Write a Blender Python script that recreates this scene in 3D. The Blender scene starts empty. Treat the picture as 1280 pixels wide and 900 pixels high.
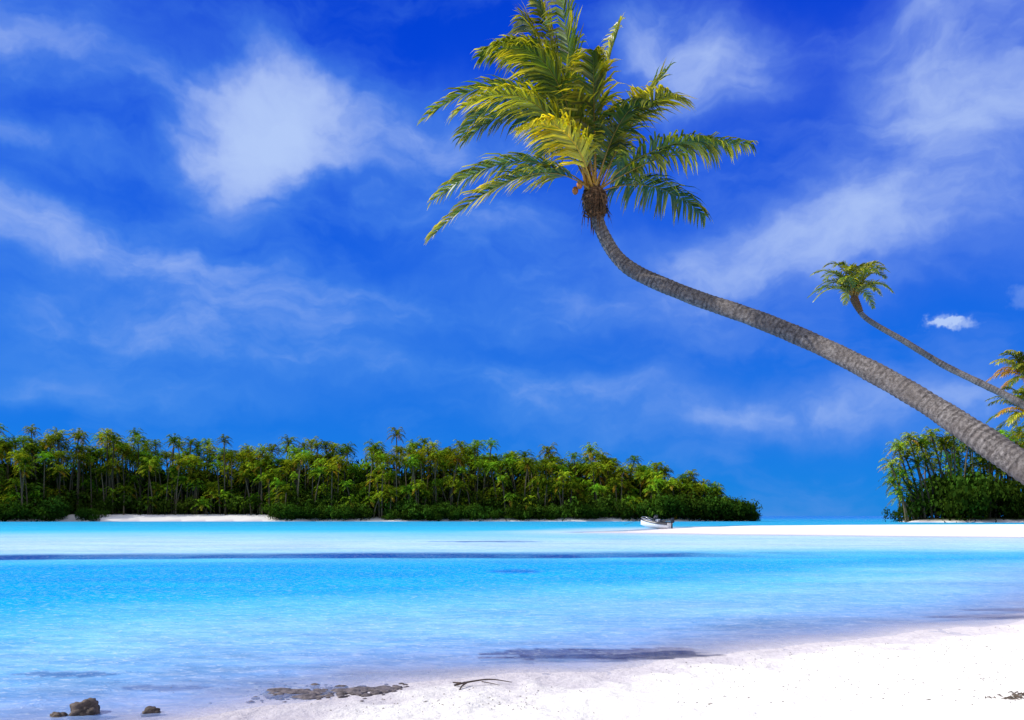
import bpy, math, bmesh, numpy as np
from mathutils import Vector, noise as mnoise
rng = np.random.default_rng(7)
S = bpy.context.scene
S.view_settings.view_transform='Standard'; S.view_settings.look='None'
S.view_settings.exposure=0; S.view_settings.gamma=1

# ------------------------------------------------------------ helpers
def link(o): S.collection.objects.link(o); return o
def srgb(r,g,b):
    c=np.array([r,g,b],float)/255.
    return np.where(c<=.04045,c/12.92,((c+.055)/1.055)**2.4)
def mesh_obj(name,V,F,C=None,mat=None,smooth=False,parent=None):
    """V (n,3), F (m,k) k=3 or 4"""
    V=np.asarray(V,np.float32); F=np.asarray(F,np.int32)
    me=bpy.data.meshes.new(name)
    me.vertices.add(len(V)); me.vertices.foreach_set('co',V.ravel())
    m,k=F.shape
    me.loops.add(m*k); me.loops.foreach_set('vertex_index',F.ravel())
    me.polygons.add(m); me.polygons.foreach_set('loop_start',np.arange(0,m*k,k,dtype=np.int32))
    me.update(calc_edges=True)
    if smooth: me.polygons.foreach_set('use_smooth',np.ones(m,bool))
    if C is not None:
        C=np.asarray(C,np.float32)
        if C.shape[1]==3: C=np.hstack([C,np.ones((len(C),1),np.float32)])
        a=me.color_attributes.new('Col','FLOAT_COLOR','POINT'); a.data.foreach_set('color',C.ravel())
    if mat: me.materials.append(mat)
    o=link(bpy.data.objects.new(name,me))
    if parent: o.parent=parent
    return o
class NT:
    def __init__(s,nt): s.nt=nt; s.L=nt.links
    def n(s,t,**kw):
        x=s.nt.nodes.new(t)
        for k,v in kw.items(): setattr(x,k,v)
        return x
    def set(s,sock,v):
        if isinstance(v,bpy.types.NodeSocket): s.L.new(v,sock)
        else: sock.default_value=v
    def math(s,op,a,b=0.0,c=None,clamp=False):
        x=s.n('ShaderNodeMath',operation=op); x.use_clamp=clamp
        s.set(x.inputs[0],a); s.set(x.inputs[1],b)
        if c is not None: s.set(x.inputs[2],c)
        return x.outputs[0]
    def vmath(s,op,a,b,c=None):
        x=s.n('ShaderNodeVectorMath',operation=op); s.set(x.inputs[0],a); s.set(x.inputs[1],b)
        if c is not None: s.set(x.inputs[2],c)
        return x
    def mix(s,f,a,b,blend='MIX'):
        x=s.n('ShaderNodeMix',data_type='RGBA',blend_type=blend)
        s.set(x.inputs[0],f); s.set(x.inputs[6],a); s.set(x.inputs[7],b); return x.outputs[2]
    def noise(s,vec,scale,detail=4,rough=.5,dist=0):
        x=s.n('ShaderNodeTexNoise'); s.set(x.inputs['Vector'],vec); x.inputs['Scale'].default_value=scale
        x.inputs['Detail'].default_value=detail; x.inputs['Roughness'].default_value=rough; x.inputs['Distortion'].default_value=dist
        return x
    def mapr(s,v,a,b,c=0,d=1,kind='SMOOTHSTEP'):
        x=s.n('ShaderNodeMapRange',interpolation_type=kind); s.set(x.inputs[0],v)
        for i,q in enumerate((a,b,c,d)): x.inputs[i+1].default_value=q
        return x.outputs[0]
    def scale(s,vec,sc):
        x=s.n('ShaderNodeMapping'); s.set(x.inputs[0],vec); x.inputs['Scale'].default_value=sc; return x.outputs[0]
def newmat(name):
    m=bpy.data.materials.new(name); m.use_nodes=True; m.node_tree.nodes.clear()
    t=NT(m.node_tree); out=t.n('ShaderNodeOutputMaterial'); return m,t,out
def simple(name,col,rough=.6,var=.25,scale=8,bump=.0,metal=0):
    m,t,out=newmat(name); p=t.n('ShaderNodeBsdfPrincipled'); tc=t.n('ShaderNodeTexCoord')
    nz=t.noise(tc.outputs['Object'],scale,5,.6)
    f=t.mapr(nz.outputs[0],.3,.7)
    c=t.mix(f,tuple(x*(1-var) for x in col)+(1,),tuple(min(1,x*(1+var)) for x in col)+(1,))
    t.L.new(c,p.inputs['Base Color']); p.inputs['Roughness'].default_value=rough; p.inputs['Metallic'].default_value=metal
    if bump:
        b=t.n('ShaderNodeBump'); b.inputs['Strength'].default_value=bump; b.inputs['Distance'].default_value=.02
        t.L.new(nz.outputs[0],b.inputs['Height']); t.L.new(b.outputs[0],p.inputs['Normal'])
    t.L.new(p.outputs[0],out.inputs[0]); return m

# ------------------------------------------------------------ camera
cam=bpy.data.cameras.new('camera'); co=link(bpy.data.objects.new('camera',cam))
cam.sensor_width=36; cam.lens=28.125; cam.shift_y=.1523; cam.clip_end=30000
co.location=(0,0,1.7); co.rotation_euler=(math.radians(90),0,0); S.camera=co

# ------------------------------------------------------------ sun + sky
ELV=37
sd=Vector((-.995,-.02,0)).normalized()*math.cos(math.radians(ELV)); sd.z=math.sin(math.radians(ELV))
sun=bpy.data.lights.new('sun','SUN'); sun.energy=5; sun.angle=math.radians(.5); sun.color=(1,.965,.90)
so=link(bpy.data.objects.new('sun',sun)); so.rotation_euler=sd.to_track_quat('Z','Y').to_euler(); so.location=(-30,-10,40)

W=bpy.data.worlds.new('World'); S.world=W; W.use_nodes=True; W.node_tree.nodes.clear(); t=NT(W.node_tree)
out=t.n('ShaderNodeOutputWorld'); bg=t.n('ShaderNodeBackground'); t.L.new(bg.outputs[0],out.inputs[0])
sky=t.n('ShaderNodeTexSky',sky_type='NISHITA'); sky.sun_disc=False
sky.sun_elevation=math.radians(ELV); sky.sun_rotation=math.atan2(sd.x,sd.y)
sky.dust_density=.3; sky.ozone_density=3
tc=t.n('ShaderNodeTexCoord'); D=tc.outputs['Generated']
sep=t.n('ShaderNodeSeparateXYZ'); t.L.new(D,sep.inputs[0])
az=t.math('ARCTAN2',sep.outputs[0],sep.outputs[1]); el=t.math('ARCSINE',sep.outputs[2])
nis=t.mix(1.0,sky.outputs[0],(.001,.044,.15,1),'MULTIPLY')
ramp=t.n('ShaderNodeValToRGB'); t.L.new(t.math('MULTIPLY',el,1.2),ramp.inputs[0])
cr=ramp.color_ramp; cr.elements[0].position=0; cr.elements[0].color=(.012,.24,.76,1)
cr.elements[1].position=.85; cr.elements[1].color=(.0005,.032,.58,1)
e=cr.elements.new(.12); e.color=(.011,.185,.77,1)
e=cr.elements.new(.35); e.color=(.004,.112,.78,1)
e=cr.elements.new(.60); e.color=(.001,.058,.73,1)
base=t.mix(.88,nis,ramp.outputs[0])
cmb=t.n('ShaderNodeCombineXYZ'); t.L.new(az,cmb.inputs[0]); t.L.new(el,cmb.inputs[1])
P=cmb.outputs[0]
dn=t.noise(P,7,5,.55); dn2=t.vmath('SUBTRACT',dn.outputs[1],(.5,.5,.5)); dn3=t.vmath('MULTIPLY',dn2.outputs[0],(.15,.11,0))
PD=t.vmath('ADD',P,dn3.outputs[0]).outputs[0]
blobs=[(-.335,.405,.052,.042,1.1),(-.300,.450,.055,.045,.9),(-.250,.470,.05,.04,.7),(-.262,.420,.06,.035,.55),(-.178,.440,.11,.04,.42),(-.08,.444,.09,.04,.28),
(-.518,.47,.17,.035,.40),(-.60,.53,.15,.045,.30),(-.548,.389,.08,.014,.40),(-.56,.318,.09,.022,.60),(-.48,.295,.12,.018,.45),(-.36,.268,.16,.028,.50),
(-.43,.215,.19,.026,.40),(-.40,.20,.05,.02,.35),(.479,.430,.08,.065,.52),(.565,.375,.10,.09,.48),(.533,.49,.12,.05,.30),(.190,.53,.06,.045,.70),(.250,.49,.055,.04,.55),
(.346,.305,.14,.038,.52),(.420,.325,.09,.035,.42),(.235,.275,.12,.05,.38),(.1,.155,.13,.022,.48),(.235,.12,.18,.022,.42),
(-.235,.175,.17,.024,.38),(.43,.12,.16,.022,.42),(-.495,.135,.2,.015,.32),(-.02,.335,.13,.06,.32),(0.,.24,.2,.03,.25),(-1.0,.40,.3,.12,.6)]
tot=None; K=math.sqrt(.75)
for (a,b,ra,rb,w) in blobs:
    q=t.vmath('MULTIPLY_ADD',PD,(K/ra,K/rb,0),(-a*K/ra,-b*K/rb,0)).outputs[0]
    d2=t.n('ShaderNodeVectorMath',operation='DOT_PRODUCT'); t.L.new(q,d2.inputs[0]); t.L.new(q,d2.inputs[1])
    g=t.math('EXPONENT',t.math('SUBTRACT',math.log(w),d2.outputs['Value']))
    tot=g if tot is None else t.math('ADD',tot,g)
f1=t.noise(t.scale(PD,(1,1.7,1)),8,5,.58)
mod=t.mapr(f1.outputs[0],.30,.68,.50,1.32,'LINEAR')
dens=t.math('MULTIPLY',tot,mod)
hz_=t.noise(t.scale(PD,(1,2.4,1)),4.5,5,.56)
haze=t.mapr(hz_.outputs[0],.42,.70,0,.32)
dens=t.math('ADD',dens,haze)
dens=t.math('SUBTRACT',1.0,t.math('EXPONENT',t.math('MULTIPLY',t.math('POWER',dens,1.22),-1.35)))
sn=t.noise(P,60,3,.6); sm=t.vmath('MULTIPLY',t.vmath('SUBTRACT',sn.outputs[1],(.5,.5,.5)).outputs[0],(.04,.026,0)).outputs[0]
PS=t.vmath('ADD',P,sm).outputs[0]
for (a,b,ra,rb,w) in [(.500,.208,.024,.006,1.),(.492,.212,.012,.008,1.),(.575,.226,.02,.012,.6)]:
    q=t.vmath('MULTIPLY_ADD',PS,(1/ra,1/rb,0),(-a/ra,-b/rb,0)).outputs[0]
    d2=t.n('ShaderNodeVectorMath',operation='DOT_PRODUCT'); t.L.new(q,d2.inputs[0]); t.L.new(q,d2.inputs[1])
    g=t.mapr(d2.outputs['Value'],1.8,.1,0,.6*w); dens=t.math('ADD',dens,g)
dens=t.math('MINIMUM',dens,.97)
ccol=t.mix(t.mapr(dens,.30,.85),t.mix(t.mapr(az,-.1,.4),(.12,.36,.88,1),(.20,.37,.87,1)),(.45,.60,.95,1))
fin=t.mix(dens,base,ccol)
# unseen broken white cloud, added overhead and behind the viewer as neutral fill light
back=t.math('MAXIMUM',t.mapr(t.math('ABSOLUTE',az),1.1,1.7),t.mapr(el,.75,1.0))
bk=t.math('MULTIPLY',back,t.mapr(t.noise(D,3.0,2,.6).outputs[0],.36,.56),clamp=True)
bk=t.math('MULTIPLY',bk,t.mapr(el,.02,.2))
fin=t.mix(bk,fin,(.82,.84,.84,1))
t.L.new(fin,bg.inputs[0]); bg.inputs[1].default_value=1.0

# ------------------------------------------------------------ terrain maths
near_poly=np.array([(-80,-60),(-20,-6),(-8,2.0),(-4.3,5.2),(-2.6,6.7),(-2.0,7.3),(-1.17,8.2),(-.2,8.5),(.9,8.9),(2.3,9.7),(3.85,10.6),(5.8,11.7),(8.1,12.7),(13,17),(30,34),(46,56),(48,64),(75,95),(120,150),(260,140),(260,-120),(-80,-120)],float)
bar_poly=np.array([(9.0,84),(12,80),(20,74),(32,68),(46,64),(60,62),(90,70),(130,110),(108,158),(70,152),(42,140),(30,126),(23.5,114),(17,97)],float)
isl_poly=np.array([(-330,225),(-180,234),(-150,238),(-135,246),(-100,249),(-40,250),(20,250),(60,252),(76,256),(80,262),(70,280),(20,330),(-330,360)],float)
ilt_poly=np.array([(106,214),(116,208),(150,205),(300,195),(330,300),(160,290),(112,232)],float)
def sdf(x,y,poly):
    d=np.full(x.shape,1e18); ins=np.zeros(x.shape,bool); n=len(poly)
    for i in range(n):
        ax,ay=poly[i]; bx,by=poly[(i+1)%n]; ex,ey=bx-ax,by-ay
        wx,wy=x-ax,y-ay; h=np.clip((wx*ex+wy*ey)/(ex*ex+ey*ey),0,1)
        d=np.minimum(d,(wx-h*ex)**2+(wy-h*ey)**2)
        c=((ay>y)!=(by>y))
        with np.errstate(divide='ignore',invalid='ignore'):
            ins^= c & (x < (bx-ax)*(y-ay)/((by-ay) if by!=ay else 1e-9)+ax)
    return np.where(ins,1,-1)*np.sqrt(d)
_T=rng.random((256,256))
def vn(x,y):
    xi=np.floor(x).astype(int); yi=np.floor(y).astype(int); fx=x-xi; fy=y-yi
    fx=fx*fx*(3-2*fx); fy=fy*fy*(3-2*fy)
    g=lambda a,b:_T[a&255,b&255]
    return (g(xi,yi)*(1-fx)+g(xi+1,yi)*fx)*(1-fy)+(g(xi,yi+1)*(1-fx)+g(xi+1,yi+1)*fx)*fy-.5
def fbm(x,y,o=4):
    r=0;a=1
    for i in range(o): r=r+a*vn(x*2**i+17*i,y*2**i+31*i); a*=.5
    return r
def smooth(a,b,v):
    q=np.clip((v-a)/(b-a),0,1); return q*q*(3-2*q)
def height(x,y):
    s=sdf(x,y,near_poly)+fbm(x*.8,y*.8,3)*.35*smooth(60,20,np.abs(y))
    r=np.hypot(x,y)
    near=np.where(s>0,.75*(1-np.exp(-s*.055/.75)),np.maximum(s*.06,-1.0))
    near=near+np.where(s>.1,1,0.25)*smooth(-1,1.5,s)*(fbm(x*1.4,y*1.4,4)*.06+fbm(x*5,y*5,2)*.025)*smooth(80,30,r)
    sb=sdf(x,y,bar_poly)+fbm(x*.12,y*.12,3)*3
    bar=np.where(sb>0,.35*(1-np.exp(-sb*.06)),np.maximum(sb*.05,-1.))
    si=sdf(x,y,isl_poly)+fbm(x*.05,y*.05,3)*3
    isl=np.where(si>0,2.6*(1-np.exp(-si*.16)),np.maximum(si*.06,-1.))
    sl=sdf(x,y,ilt_poly)+fbm(x*.05,y*.05,3)*3
    ilt=np.where(sl>0,1.4*(1-np.exp(-sl*.2)),np.maximum(sl*.06,-1.))
    return np.maximum.reduce([near,bar,isl,ilt]),s,sb,si,sl
def hgt(x,y): return float(height(np.array([float(x)]),np.array([float(y)]))[0][0])

# polar sheet reaching the horizon
rad=np.concatenate([[.3],np.exp(np.arange(math.log(1.0),math.log(9000),.0125))])
fr=np.arange(-40,40.01,.125); oth=np.arange(42.5,318,2.5)
ang=np.radians(np.concatenate([fr,oth])); nA=len(ang); nR=len(rad)
R,A=np.meshgrid(rad,ang,indexing='ij'); X=(R*np.sin(A)).ravel(); Y=(R*np.cos(A)).ravel()
i=np.arange(nR-1)[:,None]; j=np.arange(nA)[None,:]; j2=(j+1)%nA
F=np.stack([(i*nA+j),(i*nA+j2),((i+1)*nA+j2),((i+1)*nA+j)],-1).reshape(-1,4)[:,::-1]
Z,s,sb,si,sl=height(X,Y)
dry=np.array([.88,.85,.79]); wet=np.array([.64,.60,.62])
wetf=smooth(.05,.0,Z-.012)[:,None]
C=dry*(1-wetf)+wet*wetf
n1=fbm(X*1.3,Y*3.4,4); n1b=fbm(X*3.2+9,Y*9.0,4)
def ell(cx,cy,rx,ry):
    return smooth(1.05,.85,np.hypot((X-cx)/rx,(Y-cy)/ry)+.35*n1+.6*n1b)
dark_patch=np.clip(ell(1.30,9.78,1.25,.34)+ell(.75,9.95,1.0,.26)+ell(1.85,10.10,.60,.20)+ell(.15,9.60,.5,.10)+.6*ell(-4.8,8.6,.5,.2)+.5*ell(-3.4,7.9,.5,.12),0,1)  # ragged dark patches in the shallows, coloured into the bed and the water
dark_patch=dark_patch*smooth(.10,-.02,s)*(.85+.3*fbm(X*7,Y*12,3)).clip(.4,1)
C=C*(1-.93*dark_patch[:,None])+np.array([.035,.04,.09])*.93*dark_patch[:,None]
beachy=smooth(-150,-138,X)*smooth(-72,-84,X)
forest=np.maximum(smooth(2+9*beachy,5+11*beachy,si),smooth(1.5,4,sl))[:,None].clip(0,1)
C=C*(1-forest)+np.array([.05,.06,.025])*forest

m,t2,out=newmat('coral_sand'); t=t2; p=t.n('ShaderNodeBsdfDiffuse'); at=t.n('ShaderNodeAttribute',attribute_name='Col')
tc=t.n('ShaderNodeTexCoord'); ob=tc.outputs['Object']
g1=t.noise(ob,9,4,.65); g2=t.noise(ob,90,2,.6); g3=t.noise(ob,1.3,3,.55)
c=t.mix(t.mapr(g1.outputs[0],.3,.7,.0,.30),at.outputs[0],(.70,.68,.70,1),'MULTIPLY')
c=t.mix(t.mapr(g2.outputs[0],.64,.72,.0,.35),c,(.35,.31,.28,1))
t.L.new(c,p.inputs['Color']); p.inputs['Roughness'].default_value=.6
hh=t.math('ADD',t.math('MULTIPLY',g1.outputs[0],.9),t.math('ADD',t.math('MULTIPLY',g2.outputs[0],.1),t.math('MULTIPLY',g3.outputs[0],1.7)))
b=t.n('ShaderNodeBump'); b.inputs['Strength'].default_value=.85; b.inputs['Distance'].default_value=.05
t.L.new(hh,b.inputs['Height']); t.L.new(b.outputs[0],p.inputs['Normal']); t.L.new(p.outputs[0],out.inputs[0])
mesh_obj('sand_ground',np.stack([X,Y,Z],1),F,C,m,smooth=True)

# ------------------------------------------------------------ lagoon water
sh=-s + fbm(X*.35,Y*.6,4)*1.8*smooth(1,6,-s)
keys=[-1,.3,1.2,2.6,4.5,7,10,14,40]
cols=[(202,204,230),(176,186,226),(156,184,230),(148,194,236),(144,202,241),(108,198,243),(36,178,241),(0,166,238),(0,164,236)]
cols=np.array([srgb(*q) for q in cols])
near=np.stack([np.interp(sh,keys,cols[:,k]) for k in range(3)],1)
yy=Y*np.exp(fbm(X*.06+3,Y*.05,4)*.12)+X*.10*smooth(20,34,Y)*smooth(70,50,Y)*-1
fk=[24,29,36,40,46,54,66,84,105,150,260,600,9000]
fc=[(0,165,236),(25,172,230),(100,194,228),(172,214,235),(194,220,236),(190,219,236),(158,210,232),(90,202,224),(32,184,216),(8,168,206),(0,155,200),(0,120,198),(0,105,195)]
fc=np.array([srgb(*q) for q in fc])
far=np.stack([np.interp(yy,fk,fc[:,k]) for k in range(3)],1)
w=smooth(24,32,yy)[:,None]; col=near*(1-w)+far*w
ps=(smooth(-18,-1,sb)*smooth(140,100,Y)*.88)[:,None]; col=col*(1-ps)+srgb(214,224,236)*ps
ly=Y-(34.5+X*.10+fbm(X*.15,Y*.1,4)*1.6)
ln=smooth(-2.3,-1.3,ly)*smooth(4.6,1.0,ly)*smooth(14,4,X-fbm(X*.3,Y*.2,2)*4)*(.85+.4*fbm(X*.5,Y*.3,3))
st=.7*smooth(1.1,.4,np.hypot((X+1.5)/4.0,(Y-53)/1.6)+.6*n1)+.6*smooth(1.1,.4,np.hypot((X-.1)/.9,(Y-24.6)/1.2)+.4*n1)
dk=np.clip(ln*1.05+st,0,1)[:,None]; col=col*(1-dk)+srgb(5,80,155)*dk
mo=1+.24*fbm(X*.25,Y*.7,5)*smooth(120,40,R.ravel())+.36*fbm(X*1.2+5,Y*3.0,4)*smooth(18,8,R.ravel()); col=col*mo[:,None]
wd=(dark_patch*.92)[:,None]; col=col*(1-wd)+srgb(46,60,128)*wd  # same dark patches tinted into the water colour
al=1-np.exp(-np.maximum(-s+.05,0)/1.1); al=np.clip(al,.12,1); al=np.where(sb>-4,np.minimum(al,np.clip(.35-sb*.16,.35,1)),al)
WC=np.hstack([col,al[:,None]])
m,t,out=newmat('lagoon_water'); at=t.n('ShaderNodeAttribute',attribute_name='Col')
tc=t.n('ShaderNodeTexCoord'); ob=tc.outputs['Object']
w1=t.noise(t.scale(ob,(1.0,2.2,1)),2.2,5,.65,.8); w2=t.noise(t.scale(ob,(.12,.35,1)),1,3,.6,.4); w3=t.noise(t.scale(ob,(1,2.2,1)),7,3,.65,1.0)
hh=t.math('ADD',t.math('MULTIPLY',w1.outputs[0],.5),t.math('ADD',t.math('MULTIPLY',w2.outputs[0],1.2),t.math('MULTIPLY',w3.outputs[0],.16)))
b=t.n('ShaderNodeBump'); b.inputs['Strength'].default_value=.5; b.inputs['Distance'].default_value=.15; t.L.new(hh,b.inputs['Height'])
f=t.mapr(w1.outputs[0],.40,.62,0,1); c=t.mix(f,t.mix(1,at.outputs[0],(.66,.83,.94,1),'MULTIPLY'),at.outputs[0])
c=t.mix(t.mapr(w2.outputs[0],.40,.65,0,.30),c,t.mix(1,c,(.70,.90,1,1),'MULTIPLY'))
cr_=t.mapr(w3.outputs[0],.54,.66,0,.38); c=t.mix(cr_,c,(.78,.88,.98,1))
df=t.n('ShaderNodeBsdfDiffuse'); t.L.new(c,df.inputs[0]); t.L.new(b.outputs[0],df.inputs['Normal'])
gl=t.n('ShaderNodeBsdfGlossy'); gl.inputs['Roughness'].default_value=.12; t.L.new(b.outputs[0],gl.inputs['Normal'])
tr=t.n('ShaderNodeBsdfTransparent')
m1=t.n('ShaderNodeMixShader'); t.L.new(at.outputs['Alpha'],m1.inputs[0]); t.L.new(tr.outputs[0],m1.inputs[1]); t.L.new(df.outputs[0],m1.inputs[2])
fz=t.n('ShaderNodeFresnel'); fz.inputs[0].default_value=1.33
m2=t.n('ShaderNodeMixShader'); t.L.new(t.math('MINIMUM',t.math('MULTIPLY',fz.outputs[0],.4),.09),m2.inputs[0]); t.L.new(m1.outputs[0],m2.inputs[1]); t.L.new(gl.outputs[0],m2.inputs[2])
t.L.new(m2.outputs[0],out.inputs[0])
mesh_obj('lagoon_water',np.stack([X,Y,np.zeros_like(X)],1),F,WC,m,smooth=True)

# ------------------------------------------------------------ foliage
def leafmat(name,trans=.3,rough=.45,gloss=.06):
    m,t,out=newmat(name); at=t.n('ShaderNodeAttribute',attribute_name='Col')
    d=t.n('ShaderNodeBsdfDiffuse'); t.L.new(at.outputs[0],d.inputs[0])
    tl=t.n('ShaderNodeBsdfTranslucent'); c=t.mix(1,at.outputs[0],(1.7,1.5,.4,1),'MULTIPLY'); t.L.new(c,tl.inputs[0])
    mx=t.n('ShaderNodeMixShader'); mx.inputs[0].default_value=trans
    t.L.new(d.outputs[0],mx.inputs[1]); t.L.new(tl.outputs[0],mx.inputs[2])
    if gloss:
        g=t.n('ShaderNodeBsdfGlossy'); g.inputs['Roughness'].default_value=rough
        m3=t.n('ShaderNodeMixShader'); m3.inputs[0].default_value=gloss; t.L.new(mx.outputs[0],m3.inputs[1]); t.L.new(g.outputs[0],m3.inputs[2]); mx=m3
    t.L.new(mx.outputs[0],out.inputs[0]); return m
LEAF=leafmat('palm_frond',.38,.4,.05); LEAFF=leafmat('forest_foliage',.30,.6,0)
def nrm(v): return v/np.maximum(np.linalg.norm(v,axis=-1,keepdims=True),1e-9)
def frond(P0,Pm,P2,nl,L,wd,col,tipcol,droop=.6,wind=(-.25,0,0),rr=.022,rcol=(.40,.24,.03),r=rng,seg=14,t0=.14,ymean=.22):
    """rachis + leaflets. returns V,F(tri),C"""
    P0,Pm,P2=[np.array(q,float) for q in (P0,Pm,P2)]; Pc=2*Pm-(P0+P2)/2
    pos=lambda t:(1-t)[:,None]**2*P0+2*(t*(1-t))[:,None]*Pc+t[:,None]**2*P2
    tan=lambda t:nrm(2*(1-t)[:,None]*(Pc-P0)+2*t[:,None]*(P2-Pc))
    V=[];Fc=[];C=[];n=0
    t=np.linspace(0,1,seg); p=pos(t);T=tan(t); up=np.array([0,0,1.]); Sv=np.cross(T,up); Sv=nrm(Sv+np.array([1e-4,2e-4,0])); N=np.cross(Sv,T)
    rad_=rr*(1.15-t)[:,None]*(1+1.2*np.exp(-t*14))[:,None]
    ring=np.stack([p+Sv*rad_,p-N*rad_*.7,p-Sv*rad_,p+N*rad_*.7],1).reshape(-1,3)
    V.append(ring); k=np.arange(seg-1)[:,None]*4; q=np.arange(4)[None]; q2=(q+1)%4
    a,b_,c_,d=(k+q).ravel(),(k+q2).ravel(),(k+4+q2).ravel(),(k+4+q).ravel()
    Fc+= [np.stack([a,b_,c_],1),np.stack([a,c_,d],1)]
    tt=np.repeat(t,4)[:,None]; C.append(np.array(rcol)*(1-tt)+np.array(col)*1.6*tt); n=len(ring)
    for side in (-1,1):
        t=np.linspace(t0,.995,nl)+r.normal(0,.005,nl); t=t.clip(.08,1); p=pos(t);T=tan(t)
        Sv=np.cross(T,up); Sv=nrm(Sv+np.array([1e-4,2e-4,0]))*side; N=np.cross(T,Sv)*side*-1
        N=np.where(N[:,2:3]<0,-N,N)
        prof=(np.sin(np.pi*np.clip(t*.86+.10,0,1))**.55)*r.uniform(.75,1.1,nl)
        ln=(L*prof)[:,None]
        clump=np.sin(t*r.uniform(30,60)+r.uniform(0,6))[:,None]*.18
        d=nrm(Sv*r.uniform(.75,1.05,(nl,1))+T*(.45+.75*t[:,None]+clump)+N*r.uniform(.0,.3,(nl,1))+np.array(wind)*r.uniform(.4,1.3,(nl,1)))
        d2=nrm(d+np.array([0,0,-1])*droop*r.uniform(.5,1.3,(nl,1))+np.array(wind)*.5)
        d3=nrm(d2+np.array([0,0,-1])*droop*r.uniform(.4,1.3,(nl,1)))
        wv=nrm(np.cross(d,np.cross(T,d)+.3*N)+T*.2+r.normal(0,.15,(nl,3)))*wd
        b0=p; m1=b0+d*ln*.38; m2=m1+d2*ln*.34; tp=m2+d3*ln*.3
        vv=np.stack([b0-wv*.4,b0+wv*.4,m1-wv*.5,m1+wv*.5,m2-wv*.36,m2+wv*.36,tp],1).reshape(-1,3)
        kk=n+np.arange(nl)[:,None]*7
        for tri in ((0,1,3),(0,3,2),(2,3,5),(2,5,4),(4,5,6)): Fc.append(kk+np.array(tri)[None])
        br=r.uniform(.45,1.5,(nl,1)); yel=np.clip(r.normal(ymean,.28,(nl,1)),0,1)
        cb=np.array(col)*br; ct=(np.array(col)*(1-yel)+np.array(tipcol)*yel)*br
        cc=np.stack([cb,cb,cb*.6+ct*.4,cb*.6+ct*.4,ct,ct,ct*1.15],1).reshape(-1,3)
        V.append(vv);C.append(cc); n+=len(vv)
    return np.concatenate(V),np.concatenate(Fc),np.concatenate(C)
def merge(parts):
    V=[];F=[];C=[];n=0
    for v,f,c in parts: V.append(v);F.append(f+n);C.append(c);n+=len(v)
    return np.concatenate(V),np.concatenate(F),np.concatenate(C)
def tube(path,radii,steps,sides,ringh=0.0,ringstep=.09,col=None,seed=0):
    path=np.array(path,float); radii=np.array(radii,float); n=len(path)
    Pp=np.vstack([2*path[0]-path[1],path,2*path[-1]-path[-2]]); pts=[];rs=[]
    for k in range(n-1):
        a,b,c,d=Pp[k:k+4]
        for u in np.linspace(0,1,steps,endpoint=False):
            pts.append(.5*((2*b)+(-a+c)*u+(2*a-5*b+4*c-d)*u*u+(-a+3*b-3*c+d)*u**3)); rs.append(radii[k]*(1-u)+radii[k+1]*u)
    pts.append(path[-1]);rs.append(radii[-1]); pts=np.array(pts);rs=np.array(rs)
    T=nrm(np.gradient(pts,axis=0)); ref=np.array([.2,1,.1]); Sv=nrm(np.cross(T,ref)); N=np.cross(T,Sv)
    ds=np.concatenate([[0],np.cumsum(np.linalg.norm(np.diff(pts,axis=0),axis=1))])
    if ringh:
        ph=(ds+.02*np.sin(ds*7+seed))/ringstep; rs=rs*(1+ringh*(np.abs((ph%1)-.5)*2)**2.0+.02*np.sin(ds*3.1+seed)+.015*np.sin(ds*9.7))
    th=np.linspace(0,2*np.pi,sides,endpoint=False)
    lump=1+ (.035*np.sin(th*3+seed)[None]+.02*np.sin(th*5+ds[:,None]*4)) if ringh else 1
    rr=rs[:,None]*np.ones((1,sides))*lump
    V=pts[:,None]+Sv[:,None]*(np.cos(th)*rr)[...,None]+N[:,None]*(np.sin(th)*rr)[...,None]
    V=V.reshape(-1,3); m_=len(pts); k=np.arange(m_-1)[:,None]*sides;q=np.arange(sides)[None];q2=(q+1)%sides
    a,b,c,d=(k+q).ravel(),(k+q2).ravel(),(k+sides+q2).ravel(),(k+sides+q).ravel()
    F=np.concatenate([np.stack([a,b,c],1),np.stack([a,c,d],1)])
    return V,F
m,t,out=newmat('palm_bark'); p=t.n('ShaderNodeBsdfPrincipled'); tc=t.n('ShaderNodeTexCoord'); ob=tc.outputs['Object']
at=t.n('ShaderNodeAttribute',attribute_name='Col')
n1_=t.noise(ob,22,6,.7); n2_=t.noise(ob,3.5,5,.6)
c=t.mix(t.mapr(n1_.outputs[0],.35,.65),(.06,.05,.045,1),(.25,.225,.21,1)); c=t.mix(t.mapr(n2_.outputs[0],.35,.65,0,.6),c,(.11,.09,.08,1))
c=t.mix(1,c,at.outputs[0],'MULTIPLY')
b=t.n('ShaderNodeBump'); b.inputs['Strength'].default_value=1; b.inputs['Distance'].default_value=.02; t.L.new(n1_.outputs[0],b.inputs['Height'])
t.L.new(c,p.inputs['Base Color']); p.inputs['Roughness'].default_value=.9; t.L.new(b.outputs[0],p.inputs['Normal']); t.L.new(p.outputs[0],out.inputs[0]); BARK=m
FIB=simple('palm_fibre',(.12,.06,.025),.9,.6,25,.8); COCO=simple('coconut_husk',(.35,.12,.015),.55,.4,6)
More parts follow.
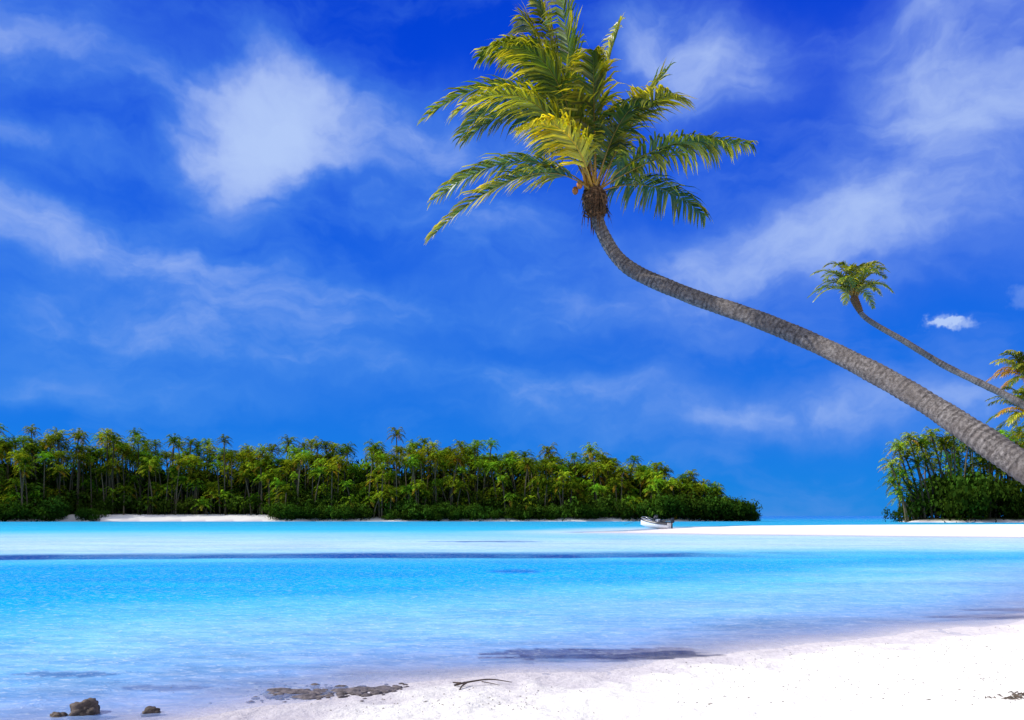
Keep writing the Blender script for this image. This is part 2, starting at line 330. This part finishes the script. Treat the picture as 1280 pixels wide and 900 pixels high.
def trunk(name,path,radii,parent,ringstep=.09,steps=40,seed=0,sides=24):
    V,F=tube(path,radii,steps,sides,.08,ringstep,seed=seed)
    nn=len(V)//sides; k=np.repeat(np.arange(nn),sides)
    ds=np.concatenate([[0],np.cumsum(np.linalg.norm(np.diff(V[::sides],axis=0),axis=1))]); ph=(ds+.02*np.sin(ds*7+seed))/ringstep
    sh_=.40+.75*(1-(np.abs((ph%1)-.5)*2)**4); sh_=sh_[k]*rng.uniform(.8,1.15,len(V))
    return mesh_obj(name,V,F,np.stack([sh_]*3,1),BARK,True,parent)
G=(.032,.085,.005); G2=(.075,.150,.008); YG=(.20,.25,.010); YY=(.68,.58,.02)
def crown_mesh(name,c,fr,nl,L,wd,parent,droop=.6,wind=(-.25,0,0),rr=.022,t0=.14,ym=.22):
    parts=[]
    for (pm,tp,colr) in fr:
        parts.append(frond((rng.normal(0,.05),rng.normal(0,.05),0),pm,tp,nl,L*rng.uniform(.85,1.1),wd,np.array(colr),YY,droop*rng.uniform(.7,1.3),wind,rr,t0=t0,ymean=ym*rng.uniform(.3,1.8)))
    V,F,C=merge(parts); return mesh_obj(name,V+np.array(c),F,C,LEAF,False,parent)
def empty(name,loc=(0,0,0)):
    e=link(bpy.data.objects.new(name,None)); e.location=(0,0,0); return e
# ---- main leaning palm
palm=empty('coconut_palm_tree')
trunk('trunk',[(8.7,7.6,-.1),(7.9,8.3,.75),(7.1,9.2,1.55),(6.4,10,2.31),(6.09,10.5,2.76),(5.71,11.2,3.34),(5.04,12,4.05),(4.10,12.8,4.78),(2.97,13.5,5.43),(2.02,13.9,6.02),(1.57,14,6.68),(1.45,14,7.25)],
 [.26,.21,.185,.170,.162,.150,.140,.132,.125,.118,.108,.10],palm,.085,44)
cb=(1.44,14,7.30)
main=[((-.52,0,1.85),(-.98,-.3,3.2),G),((-.24,.5,1.96),(-.38,.9,3.45),G2),((-.40,-.5,1.75),(-.62,-.7,3.2),G2),((-.72,-.2,1.95),(-1.25,-.3,2.95),G),
((.10,-.3,1.55),(.42,-.2,2.9),G2),((.66,.4,1.40),(1.42,.7,2.6),G),((.66,-.6,1.10),(1.25,-1.2,1.10),YG),
((1.25,-.2,.62),(2.65,-.3,.78),G2),((1.05,.5,.38),(2.15,.9,.0),G),((1.0,-.6,.55),(1.95,-1.1,.40),G2),
((-1.2,-.4,1.6),(-2.9,-.8,.95),G2),((-1.1,.4,1.9),(-2.4,.8,1.4),G),((-1.0,0,2.15),(-2.0,.2,2.55),G2),((-.85,-.4,1.95),(-1.75,-.8,2.15),YG),((-1.05,.2,1.5),(-2.3,.4,1.15),G),
((-1.3,.2,.70),(-2.85,.3,.05),G2),((-1.2,-.5,.15),(-2.75,-.7,-.92),G),((-1.08,-1.,1.1),(-2.3,-1.7,.6),YG),
((-.5,-.9,.60),(-1.2,-1.7,.40),YY),((-.7,-.9,1.5),(-1.5,-1.7,1.6),G2),((-.1,-.9,1.25),(-.2,-1.8,1.5),G),((.35,-.8,.9),(.75,-1.6,.8),G),
((-.4,1.1,1.5),(-.8,2.2,1.7),G),((.4,1,1.2),(.8,2,1.1),G),((-.7,.3,2.2),(-1.3,.5,3.0),G)]
crown_mesh('fronds',cb,main,70,.76,.038,palm,.62,(-.34,0,.0),.017,.2,.30)
V,F=tube([(1.50,14,6.92),(1.46,14,7.1),(1.44,14,7.3),(1.43,14,7.5)],[.11,.17,.19,.08],12,20,.25,.06)
mesh_obj('leaf_sheath',V,F,None,FIB,True,palm)
parts=[]
for k in range(70):
    a=rng.uniform(0,6.28); z0=rng.uniform(6.85,7.35); r0=.12; e=np.array([math.cos(a),math.sin(a),0])
    p0=np.array([1.46,14,z0])+e*r0; p1=p0+e*.10+np.array([0,0,.05]); p2=p0+e*rng.uniform(.08,.22)+np.array([0,0,-rng.uniform(.0,.35)])
    w_=np.cross(e,[0,0,1])*.022; v=np.array([p0-w_,p0+w_,p1+w_,p1-w_,p2]); parts.append((v,np.array([(0,1,2),(0,2,3),(3,2,4)]),np.ones((5,3))))
V,F,C=merge(parts); mesh_obj('dry_sheath_fibres',V,F,C,FIB,False,palm)
def uvs(c,r,sx=1,sz=1,n=14,m_=8):
    V=[];F=[]
    for a in range(m_+1):
        for b in range(n):
            ph=math.pi*a/m_;th=2*math.pi*b/n; V.append((c[0]+r*sx*math.sin(ph)*math.cos(th),c[1]+r*sx*math.sin(ph)*math.sin(th),c[2]+r*sz*math.cos(ph)))
    for a in range(m_):
        for b in range(n):
            q=(a*n+b,a*n+(b+1)%n,(a+1)*n+(b+1)%n,(a+1)*n+b); F+= [(q[0],q[2],q[1]),(q[0],q[3],q[2])]
    return np.array(V),np.array(F),np.ones((len(V),3))
cc=[(1.10,13.92,7.36),(1.17,13.85,7.43)]
V,F,C=merge([uvs(q,.055,1,1.3) for q in cc]); mesh_obj('coconuts',V,F,C,COCO,True,palm)

def rand_crown(n,R,up=.5,cols=(G,G2,YG),lean=(0,0),e0=1.35,e1=1.75):
    out=[]
    for k in range(n):
        a=2.399*k+rng.normal(0,.2); f=(k+.5)/n; elv=e0-e1*f+rng.normal(0,.12)
        L_=R*rng.uniform(.8,1.15); h=math.cos(elv*.8); e=np.array([math.cos(a),math.sin(a)])
        md=np.array([e[0]*h*.5*L_+lean[0]*.3,e[1]*h*.5*L_,math.sin(elv)*.5*L_+up*.25*R])
        tp=np.array([e[0]*(h*.85+.15)*L_+lean[0],e[1]*(h*.85+.15)*L_,math.sin(elv)*.85*L_-up*.10*R])
        out.append((md,tp,cols[rng.integers(len(cols))]))
    return out
# ---- second leaning palm, farther along the beach
p2=empty('coconut_palm_tree')
trunk('trunk',[(32,32.5,-.1),(29,35,2.8),(24.96,39,7.1),(23.6,40,8.26),(22.1,41,9.45),(20.3,41.5,10.8),(18.7,42,12.0),(18.1,42,12.7),(17.95,42,13.1)],
 [.27,.21,.17,.16,.155,.145,.13,.12,.11],p2,.16,26,2,14)
V,F=tube([(18.3,42,12.4),(18.1,42,12.8),(17.97,42,13.1),(17.95,42,13.3)],[.13,.18,.20,.1],8,14,.2,.1); mesh_obj('leaf_sheath',V,F,None,FIB,True,p2)
crown_mesh('fronds',(17.95,42,13.1),rand_crown(26,2.2,.9,(G,G,G2,YG),(-.1,0),1.45,1.5),30,.58,.055,p2,.30,(-.1,0,0),.03,.14,.25)
# ---- palms at the right edge of the beach
OR=(.36,.19,.012)
for (bx,by,cx,cy,cz,R_) in [(44.5,58,38.6,60,12.0,2.7),(43.5,55,37.4,58,8.9,2.8),(52,64,44.5,64,12.5,3.2)]:
    e=empty('coconut_palm_tree'); z0=hgt(bx,by)-.1
    trunk('trunk',[(bx,by,z0),(bx*.6+cx*.4+.6,by*.6+cy*.4,z0+(cz-z0)*.35),(bx*.2+cx*.8+.6,by*.2+cy*.8,z0+(cz-z0)*.75),(cx,cy,cz)],[.3,.2,.17,.14],e,.16,30,3,12)
    crown_mesh('fronds',(cx,cy,cz),rand_crown(28,R_,.7,(G,G,G2,YG,OR)),34,.8,.07,e,.7,(-.1,0,0),.03)

# ------------------------------------------------------------ distant forests (each one mesh)
def crown_t(seed):
    r=np.random.default_rng(seed); parts=[]; n=25
    for k in range(n):
        a=2.399*k+r.normal(0,.25); f=(k+.5)/n; el_=1.3-1.9*f+r.normal(0,.15); L_=r.uniform(.75,1.2)
        h=math.cos(el_*.8); ex,ey=math.cos(a),math.sin(a)
        md=(ex*h*.5*L_,ey*h*.5*L_,math.sin(el_)*.5*L_+.14); tp=(ex*(h*.85+.1)*L_,ey*(h*.85+.1)*L_,math.sin(el_)*.72*L_-.16)
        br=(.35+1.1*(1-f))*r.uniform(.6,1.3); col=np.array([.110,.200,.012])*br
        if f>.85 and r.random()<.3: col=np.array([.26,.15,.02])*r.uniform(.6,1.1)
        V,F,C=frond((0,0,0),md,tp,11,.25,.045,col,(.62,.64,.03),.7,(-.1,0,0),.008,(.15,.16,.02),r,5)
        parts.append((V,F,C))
    return merge(parts)
CT=[crown_t(100+k) for k in range(6)]
def bush_t(seed,n=900,size=.12):
    r=np.random.default_rng(seed); nb=11
    cen=r.normal(0,.42,(nb,3)); cen[:,2]=r.uniform(.15,.62,nb); rr=r.uniform(.26,.46,nb)
    k=r.integers(0,nb,n); d=nrm(r.normal(0,1,(n,3))); d[:,2]=np.where(r.random(n)<.6,np.abs(d[:,2]),d[:,2]); p=cen[k]+d*(rr[k]*r.uniform(.72,1.10,n))[:,None]
    p[:,2]=np.maximum(p[:,2],-.02)
    a=nrm(r.normal(0,1,(n,3))); a=nrm(a-d*(a*d).sum(1,keepdims=True)*.6); b=nrm(np.cross(a,d)+r.normal(0,.3,(n,3)))
    s_=(size*r.uniform(.5,1.2,n))[:,None]
    v=np.stack([p-a*s_*.5,p+b*s_*.35,p+a*s_*.6,p-b*s_*.35],1).reshape(-1,3)
    kk=np.arange(n)[:,None]*4; F=np.concatenate([kk+np.array([[0,1,2]]),kk+np.array([[0,2,3]])])
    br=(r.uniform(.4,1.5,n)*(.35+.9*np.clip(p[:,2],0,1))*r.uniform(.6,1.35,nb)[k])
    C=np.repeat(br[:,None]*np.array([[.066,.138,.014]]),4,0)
    return v,F,C
BT=[bush_t(200+k) for k in range(6)]
def place(tpl,x,y,z,sx,sz,tint,rot=None):
    v,F,C=tpl; a=rng.uniform(0,6.28) if rot is None else rot; c,s_=math.cos(a),math.sin(a)
    V=np.stack([(v[:,0]*c-v[:,1]*s_)*sx+x,(v[:,0]*s_+v[:,1]*c)*sx+y,v[:,2]*sz+z],1)
    return V,F,C*np.array(tint)
def far_trunk(x,y,z0,x1,z1,r0):
    V,F=tube([(x,y,z0),(x*.45+x1*.55+(x-x1)*.25,y,z0+(z1-z0)*.5),(x1,y,z1)],[r0*1.2,r0*.9,r0*.7],2,5)
    return V,F,np.ones((len(V),3))*np.array([.13,.11,.07])*rng.uniform(.5,1.5)
def tint():
    y=rng.uniform(0,1); b=rng.uniform(.45,1.5); return (b*(.55+.75*y),b*(.95+.10*y),b*.9)
hz=hgt
hx=[-260,-170,-143,-117,-90,-69,-50,-24,3,29,42,56,64,71,79]; hh_=[27.5,28,29,27,25.5,27.5,28,27,24.5,22.5,20,17,13,8.5,4]
def shore_y(x): return float(np.interp(x,[-330,-180,-150,-135,-100,-40,20,60,76],[225,234,238,246,249,250,250,252,256]))
def bch(x): return float(smooth(-152,-140,np.array(x))*smooth(-72,-84,np.array(x)))
parts=[]
def palm_far(x,y,top,R_,lean=1.4,b=1):
    z1=max(top-R_*.5,2.2); x1=x+rng.normal(0,lean); ti=tuple(b*q for q in tint())
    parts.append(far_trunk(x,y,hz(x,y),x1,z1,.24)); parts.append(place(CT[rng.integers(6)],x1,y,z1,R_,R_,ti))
for k in range(430):      # tall canopy behind
    x=rng.uniform(-235,72); H=np.interp(x,hx,hh_); y=shore_y(x)+rng.uniform(12,45) if x<55 else shore_y(x)+rng.uniform(6,14)
    if H<11: continue
    q=rng.random(); palm_far(x,y,H*(rng.uniform(.74,.97) if q<.84 else rng.uniform(.98,1.10)),rng.uniform(3.2,4.5),1.4,.9)
for k in range(440):      # mid storey and shoreline palms fill the wall of green
    x=rng.uniform(-235,66); H=np.interp(x,hx,hh_); y=shore_y(x)+3+8*bch(x)+rng.uniform(0,11)
    if H<11: continue
    palm_far(x,y,H*rng.uniform(.25,.84),rng.uniform(3.0,4.3),1.2,1.1)
for k in range(150):      # broadleaf trees knit the canopy together
    x=rng.uniform(-235,60); H=np.interp(x,hx,hh_); y=shore_y(x)+rng.uniform(22,40); h=H*rng.uniform(.55,.74); b=rng.uniform(.30,.65)
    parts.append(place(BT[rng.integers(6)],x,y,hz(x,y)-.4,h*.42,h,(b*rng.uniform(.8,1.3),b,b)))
for k in range(330):      # broadleaf understorey
    x=rng.uniform(-235,76); H=np.interp(x,hx,hh_); f=rng.random(); y=shore_y(x)+3.5+8*bch(x)+f*30
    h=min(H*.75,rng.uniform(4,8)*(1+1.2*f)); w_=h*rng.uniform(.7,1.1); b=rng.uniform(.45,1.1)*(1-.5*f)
    if x>66: y=shore_y(x)+rng.uniform(2,6)
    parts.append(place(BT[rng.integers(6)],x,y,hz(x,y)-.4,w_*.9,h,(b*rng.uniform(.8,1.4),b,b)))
for k in range(150):      # scrub hanging over the waterline
    x=rng.uniform(-76,79); H=np.interp(x,hx,hh_); y=shore_y(x)+rng.uniform(1.5,4); h=min(H,rng.uniform(2.0,6.0) if x<36 else rng.uniform(4.5,9))
    if x>70: h=min(h,max(3,(80.5-x)*.95))
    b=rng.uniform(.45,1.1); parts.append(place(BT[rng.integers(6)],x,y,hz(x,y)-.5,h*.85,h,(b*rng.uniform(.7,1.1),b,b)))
for k in range(40):
    x=rng.uniform(-200,-128); y=shore_y(x)+rng.uniform(0,5); h=rng.uniform(4.0,7.5)*(1 if x<-140 else .7)
    b=rng.uniform(.45,.9); parts.append(place(BT[rng.integers(6)],x,y,hz(x,y)-.5,h*.9,h,(b*.8,b,b*1.1)))
V,F,C=merge(parts); mesh_obj('island_palm_forest',V,F,C,LEAFF)
# right islet
lx=[104,108,114,122,130,136,142,170,300]; lh=[14,20,24,25,24,29,27,27,27]
parts=[]
for k in range(110):
    x=rng.uniform(112,200); y=rng.uniform(211,240); H=np.interp(x,lx,lh); palm_far(x,y,H*rng.uniform(.55,1.02),rng.uniform(3.2,4.6))
for (x,H) in [(103.0,17),(105.0,21.5),(108,24),(111,22.5),(114,25),(106,14),(110,17),(103.5,12),(108,11),(113,19),(117,23),(107,19),(105,9)]:
    R_=3.9; z1=H-R_*.5; parts.append(far_trunk(x+4,217,hz(x+4,217),x,z1,.3)); parts.append(place(CT[rng.integers(6)],x,217,z1,R_,R_,tint()))
for k in range(95):
    x=rng.uniform(107,200); y=rng.uniform(209,230); h=min(rng.uniform(4,15),2.5+(x-105)*.8); b=rng.uniform(.45,1.1)
    parts.append(place(BT[rng.integers(6)],x,y,hz(x,y)-.4,max(h*.6,3.0),h,(b*rng.uniform(.75,1.15),b,b)))
V,F,C=merge(parts); mesh_obj('islet_palm_forest',V,F,C,LEAFF)

# ------------------------------------------------------------ motor boat
boat=empty('motor_boat')
white=simple('boat_gelcoat',(.80,.81,.82),.25,.04,3); dark=simple('boat_dark_trim',(.02,.022,.03),.35,.3,5)
glass=simple('boat_windshield',(.05,.07,.09),.08,.1,3); steel=simple('boat_rail_steel',(.5,.5,.52),.25,.05,5,0,1)
xs=np.linspace(0,1,15); L_=4.9; V=[];F=[]
for u in xs:
    bw=.95*min(1,(1-u)**.55*1.28)+.02; sheer=.66+.40*u**2; keel=-.22+.62*max(0,u-.6)**1.6*2.1; ch=.05+.42*u**2.5
    half=[(0,keel),(bw*.55,keel*.45+ch*.3),(bw*.84,ch),(bw*.93,(ch+sheer)*.5),(bw,sheer)]
    V+= [(u*L_,a,b) for a,b in [(-a,b) for a,b in half[::-1]]+half[1:]]
n=9
for k in range(14):
    for q in range(8): F.append((k*n+q,(k+1)*n+q,(k+1)*n+q+1,k*n+q+1))
V=np.array(V); F=np.array(F); mesh_obj('hull',V,F,None,white,True,boat)
tv=V[:9]; c=tv.mean(0)[None]; TV=np.vstack([tv,c]); TF=np.array([(q,q+1,9) for q in range(8)]+[(8,0,9)]); mesh_obj('transom',TV,TF,None,white,False,boat)
gv=[];gf=[]
for k,u in enumerate(xs):
    l=V[k*9]; r_=V[k*9+8]
    for pnt,sg in ((l,-1),(r_,1)):
        gv+= [(pnt[0],pnt[1]+sg*.025,pnt[2]-.26),(pnt[0],pnt[1]+sg*.03,pnt[2]+.03),(pnt[0],pnt[1]-sg*.12*(1 if u<.97 else 0),pnt[2]+.03)]
for k in range(14):
    for o in (0,3):
        for q in (0,1): a=k*6+o+q; gf.append((a,a+1,a+7,a+6))
mesh_obj('gunwale',np.array(gv),np.array(gf),None,dark,False,boat)
dv=[];df_=[]
for k,u in enumerate(xs):
    l=V[k*9];r_=V[k*9+8]; z=l[2]-.02 if u>.55 else .22
    sc=1 if u>.55 else .86
    dv+= [(l[0],l[1]*sc,z),(l[0],0,z+(.08 if u>.55 else 0)),(l[0],r_[1]*sc,z)]
for k in range(14):
    for q in (0,1): df_.append((k*3+q,k*3+3+q,k*3+4+q,k*3+1+q))
mesh_obj('deck',np.array(dv),np.array(df_),None,white,False,boat)
wv=np.array([(2.75,-.72,.78),(2.95,-.3,.82),(2.95,.3,.82),(2.75,.72,.78),(2.35,-.66,1.42),(2.5,-.28,1.48),(2.5,.28,1.48),(2.35,.66,1.42)]); mesh_obj('windshield',wv,np.array([(0,1,5,4),(1,2,6,5),(2,3,7,6)]),None,glass,False,boat)
def bbox_part(name,size,loc,mat,rot=0,bev=.04):
    bm=bmesh.new(); bmesh.ops.create_cube(bm,size=1)
    for v in bm.verts: v.co.x*=size[0]*(1-.15*(v.co.z>0)); v.co.y*=size[1]; v.co.z*=size[2]
    bmesh.ops.bevel(bm,geom=bm.edges[:],offset=bev,segments=2,affect='EDGES')
    me=bpy.data.meshes.new(name); bm.to_mesh(me); bm.free(); me.materials.append(mat)
    o=link(bpy.data.objects.new(name,me)); o.location=loc; o.rotation_euler=(0,rot,0); o.parent=boat; return o
bbox_part('console',(.5,.8,.85),(2.05,0,.65),white); bbox_part('seat_1',(.5,1.2,.78),(1.3,0,.62),dark); bbox_part('seat_2',(.45,1.3,.6),(.45,0,.52),dark)
bbox_part('motor_cowl',(.56,.46,.70),(-.34,0,1.05),dark,.18,.09); bbox_part('motor_leg',(.20,.18,.9),(-.32,0,.35),dark,.1,.03); bbox_part('motor_skeg',(.36,.08,.14),(-.38,0,-.05),dark,0,.02)
for k,(a,b) in enumerate([((3.0,-.62,.95),(4.7,-.12,1.25)),((3.0,.62,.95),(4.7,.12,1.25))]):
    V_,F_=tube([a,((a[0]+b[0])/2,(a[1]+b[1])/2*1.15,1.22),b],[.025]*3,8,6); mesh_obj('bow_rail_%d'%(k+1),V_,F_,None,steel,True,boat)
V_,F_=tube([(2.45,-.62,.7),(2.4,-.6,1.5),(2.4,0,1.60),(2.4,.6,1.5),(2.45,.62,.7)],[.03]*5,6,6); mesh_obj('windshield_frame',V_,F_,None,dark,True,boat)
V_,F_=tube([(4.85,0,.9),(6.5,-.3,.35),(8,-.6,-.1)],[.02]*3,6,5); mesh_obj('anchor_line',V_,F_,None,dark,True,boat)
boat.location=(20.9,106,0.12); boat.rotation_euler=(0,math.radians(-4),math.radians(146)); boat.scale=(.86,.96,.96)

# ------------------------------------------------------------ shore rocks, rubble, driftwood, debris
ROCK=simple('reef_rock',(.08,.06,.048),.85,.6,14,1.0); RUB=simple('coral_rubble',(.12,.10,.10),.9,.6,18,1.0)
def rockV(r,fl,seed,sub=4):
    bm=bmesh.new(); bmesh.ops.create_icosphere(bm,subdivisions=sub,radius=1)
    for v in bm.verts:
        q=v.co.copy(); d=1+.38*mnoise.noise(q*1.2+Vector((seed,0,0)))+.22*mnoise.noise(q*2.9+Vector((0,seed,0)))+.10*mnoise.noise(q*7+Vector((0,0,seed)))
        v.co=Vector((q.x*d*r,q.y*d*r*.8,q.z*d*r*fl))
    bm.verts.ensure_lookup_table(); V=np.array([v.co[:] for v in bm.verts]); F=np.array([[v.index for v in f.verts] for f in bm.faces]); bm.free(); return V,F,np.ones((len(V),3))
for (x,y,r_,fl,sd_) in [(-3.68,6.9,.125,.85,3),(-3.13,6.94,.078,.6,9),(-3.86,6.8,.07,.5,12)]:
    V,F,C=rockV(r_,fl,sd_); mesh_obj('beach_rock',V+np.array([x,y,max(hgt(x,y),-.02)+r_*.25]),F,None,ROCK,False)
parts=[]
for k in range(8):        # low reef-rock shelves
    x=-2.3+.16*k+rng.normal(0,.05); y=7.66+.035*k+rng.normal(0,.10); r_=rng.uniform(.07,.15)
    V,F,C=rockV(r_,.14,rng.uniform(0,50),3); parts.append((V+np.array([x,y,max(hgt(x,y),-.01)+.003]),F,C))
for k in range(300):
    u=rng.random(); x=-2.35+1.25*u+rng.normal(0,.06); y=7.72+.22*(u-.5)+rng.normal(0,.15); r_=rng.uniform(.01,.05)*(1.3 if rng.random()<.2 else .6)
    V,F,C=rockV(r_,rng.uniform(.2,.4),rng.uniform(0,50),2); parts.append((V+np.array([x,y,max(hgt(x,y),-.015)+.004]),F,C))
for k in range(90):
    x=rng.uniform(-3.4,-1.8); y=7.9+rng.normal(0,.25)-.1*(x+2.6); r_=rng.uniform(.006,.022)
    V,F,C=rockV(r_,.4,rng.uniform(0,50),1); parts.append((V+np.array([x,y,max(hgt(x,y),-.01)+.004]),F,C))
V,F,C=merge(parts); mesh_obj('coral_rubble',V,F,None,RUB)
WOOD=simple('driftwood',(.07,.045,.03),.85,.5,30,.6)
def onsand(x,y,d=.012): return (x,y,max(hgt(x,y),0)+d)
parts=[]
for pth,r_ in [([onsand(-.56,7.78),onsand(-.44,7.84,.035),onsand(-.22,7.95,.05),onsand(0.0,8.02,.02)],[.010,.009,.007,.003]),
 ([onsand(-.50,7.60,.0),onsand(-.48,7.70,.02),onsand(-.44,7.84,.035)],[.006,.008,.010]),([onsand(-.3,7.9,.04),onsand(-.2,7.86,.02),onsand(-.12,7.84,.01)],[.005,.004,.002]),([onsand(-.58,7.86,.03),onsand(-.5,7.82,.03)],[.006,.010])]:
    V,F=tube(pth,r_,8,7); parts.append((V,F,np.ones((len(V),3))))
V,F,C=merge(parts); mesh_obj('driftwood_branch',V,F,None,WOOD,True)
DEB=simple('beach_debris',(.10,.075,.055),.9,.5,20)
parts=[]; cnt=0
while cnt<420:
    y=rng.uniform(6.5,13); x=rng.uniform(-2.5,9); z=hgt(x,y)
    if z<.02 or abs(x/y)>.68: continue
    if vn(np.array([x*1.1]),np.array([y*1.1]))[0]<rng.uniform(-.5,.4): continue
    cnt+=1; a=rng.uniform(0,3.14); L1=rng.uniform(.005,.016)*(2 if rng.random()<.08 else 1); w_=rng.uniform(.002,.006); c_,s_=math.cos(a),math.sin(a)
    v=np.array([(-L1,0,0),(0,-w_,.003),(L1,0,.002),(0,w_,.003),(0,0,.009)]); v=np.stack([v[:,0]*c_-v[:,1]*s_+x,v[:,0]*s_+v[:,1]*c_+y,v[:,2]+z+.001],1)
    parts.append((v,np.array([(0,1,4),(1,2,4),(2,3,4),(3,0,4)]),np.ones((5,3))))
for k in range(60):
    x=4.3+rng.normal(0,.13); y=6.74+rng.normal(0,.05); z=hgt(x,y); a=rng.uniform(0,3.14); L1=rng.uniform(.02,.05); c_,s_=math.cos(a),math.sin(a); w_=.007
    v=np.array([(-L1,0,0),(0,-w_,.010),(L1,0,.002),(0,w_,.010),(0,0,.022)]); v=np.stack([v[:,0]*c_-v[:,1]*s_+x,v[:,0]*s_+v[:,1]*c_+y,v[:,2]+z],1)
    parts.append((v,np.array([(0,1,4),(1,2,4),(2,3,4),(3,0,4)]),np.ones((5,3))))
V,F,C=merge(parts); mesh_obj('beach_debris',V,F,None,DEB)
print('done')
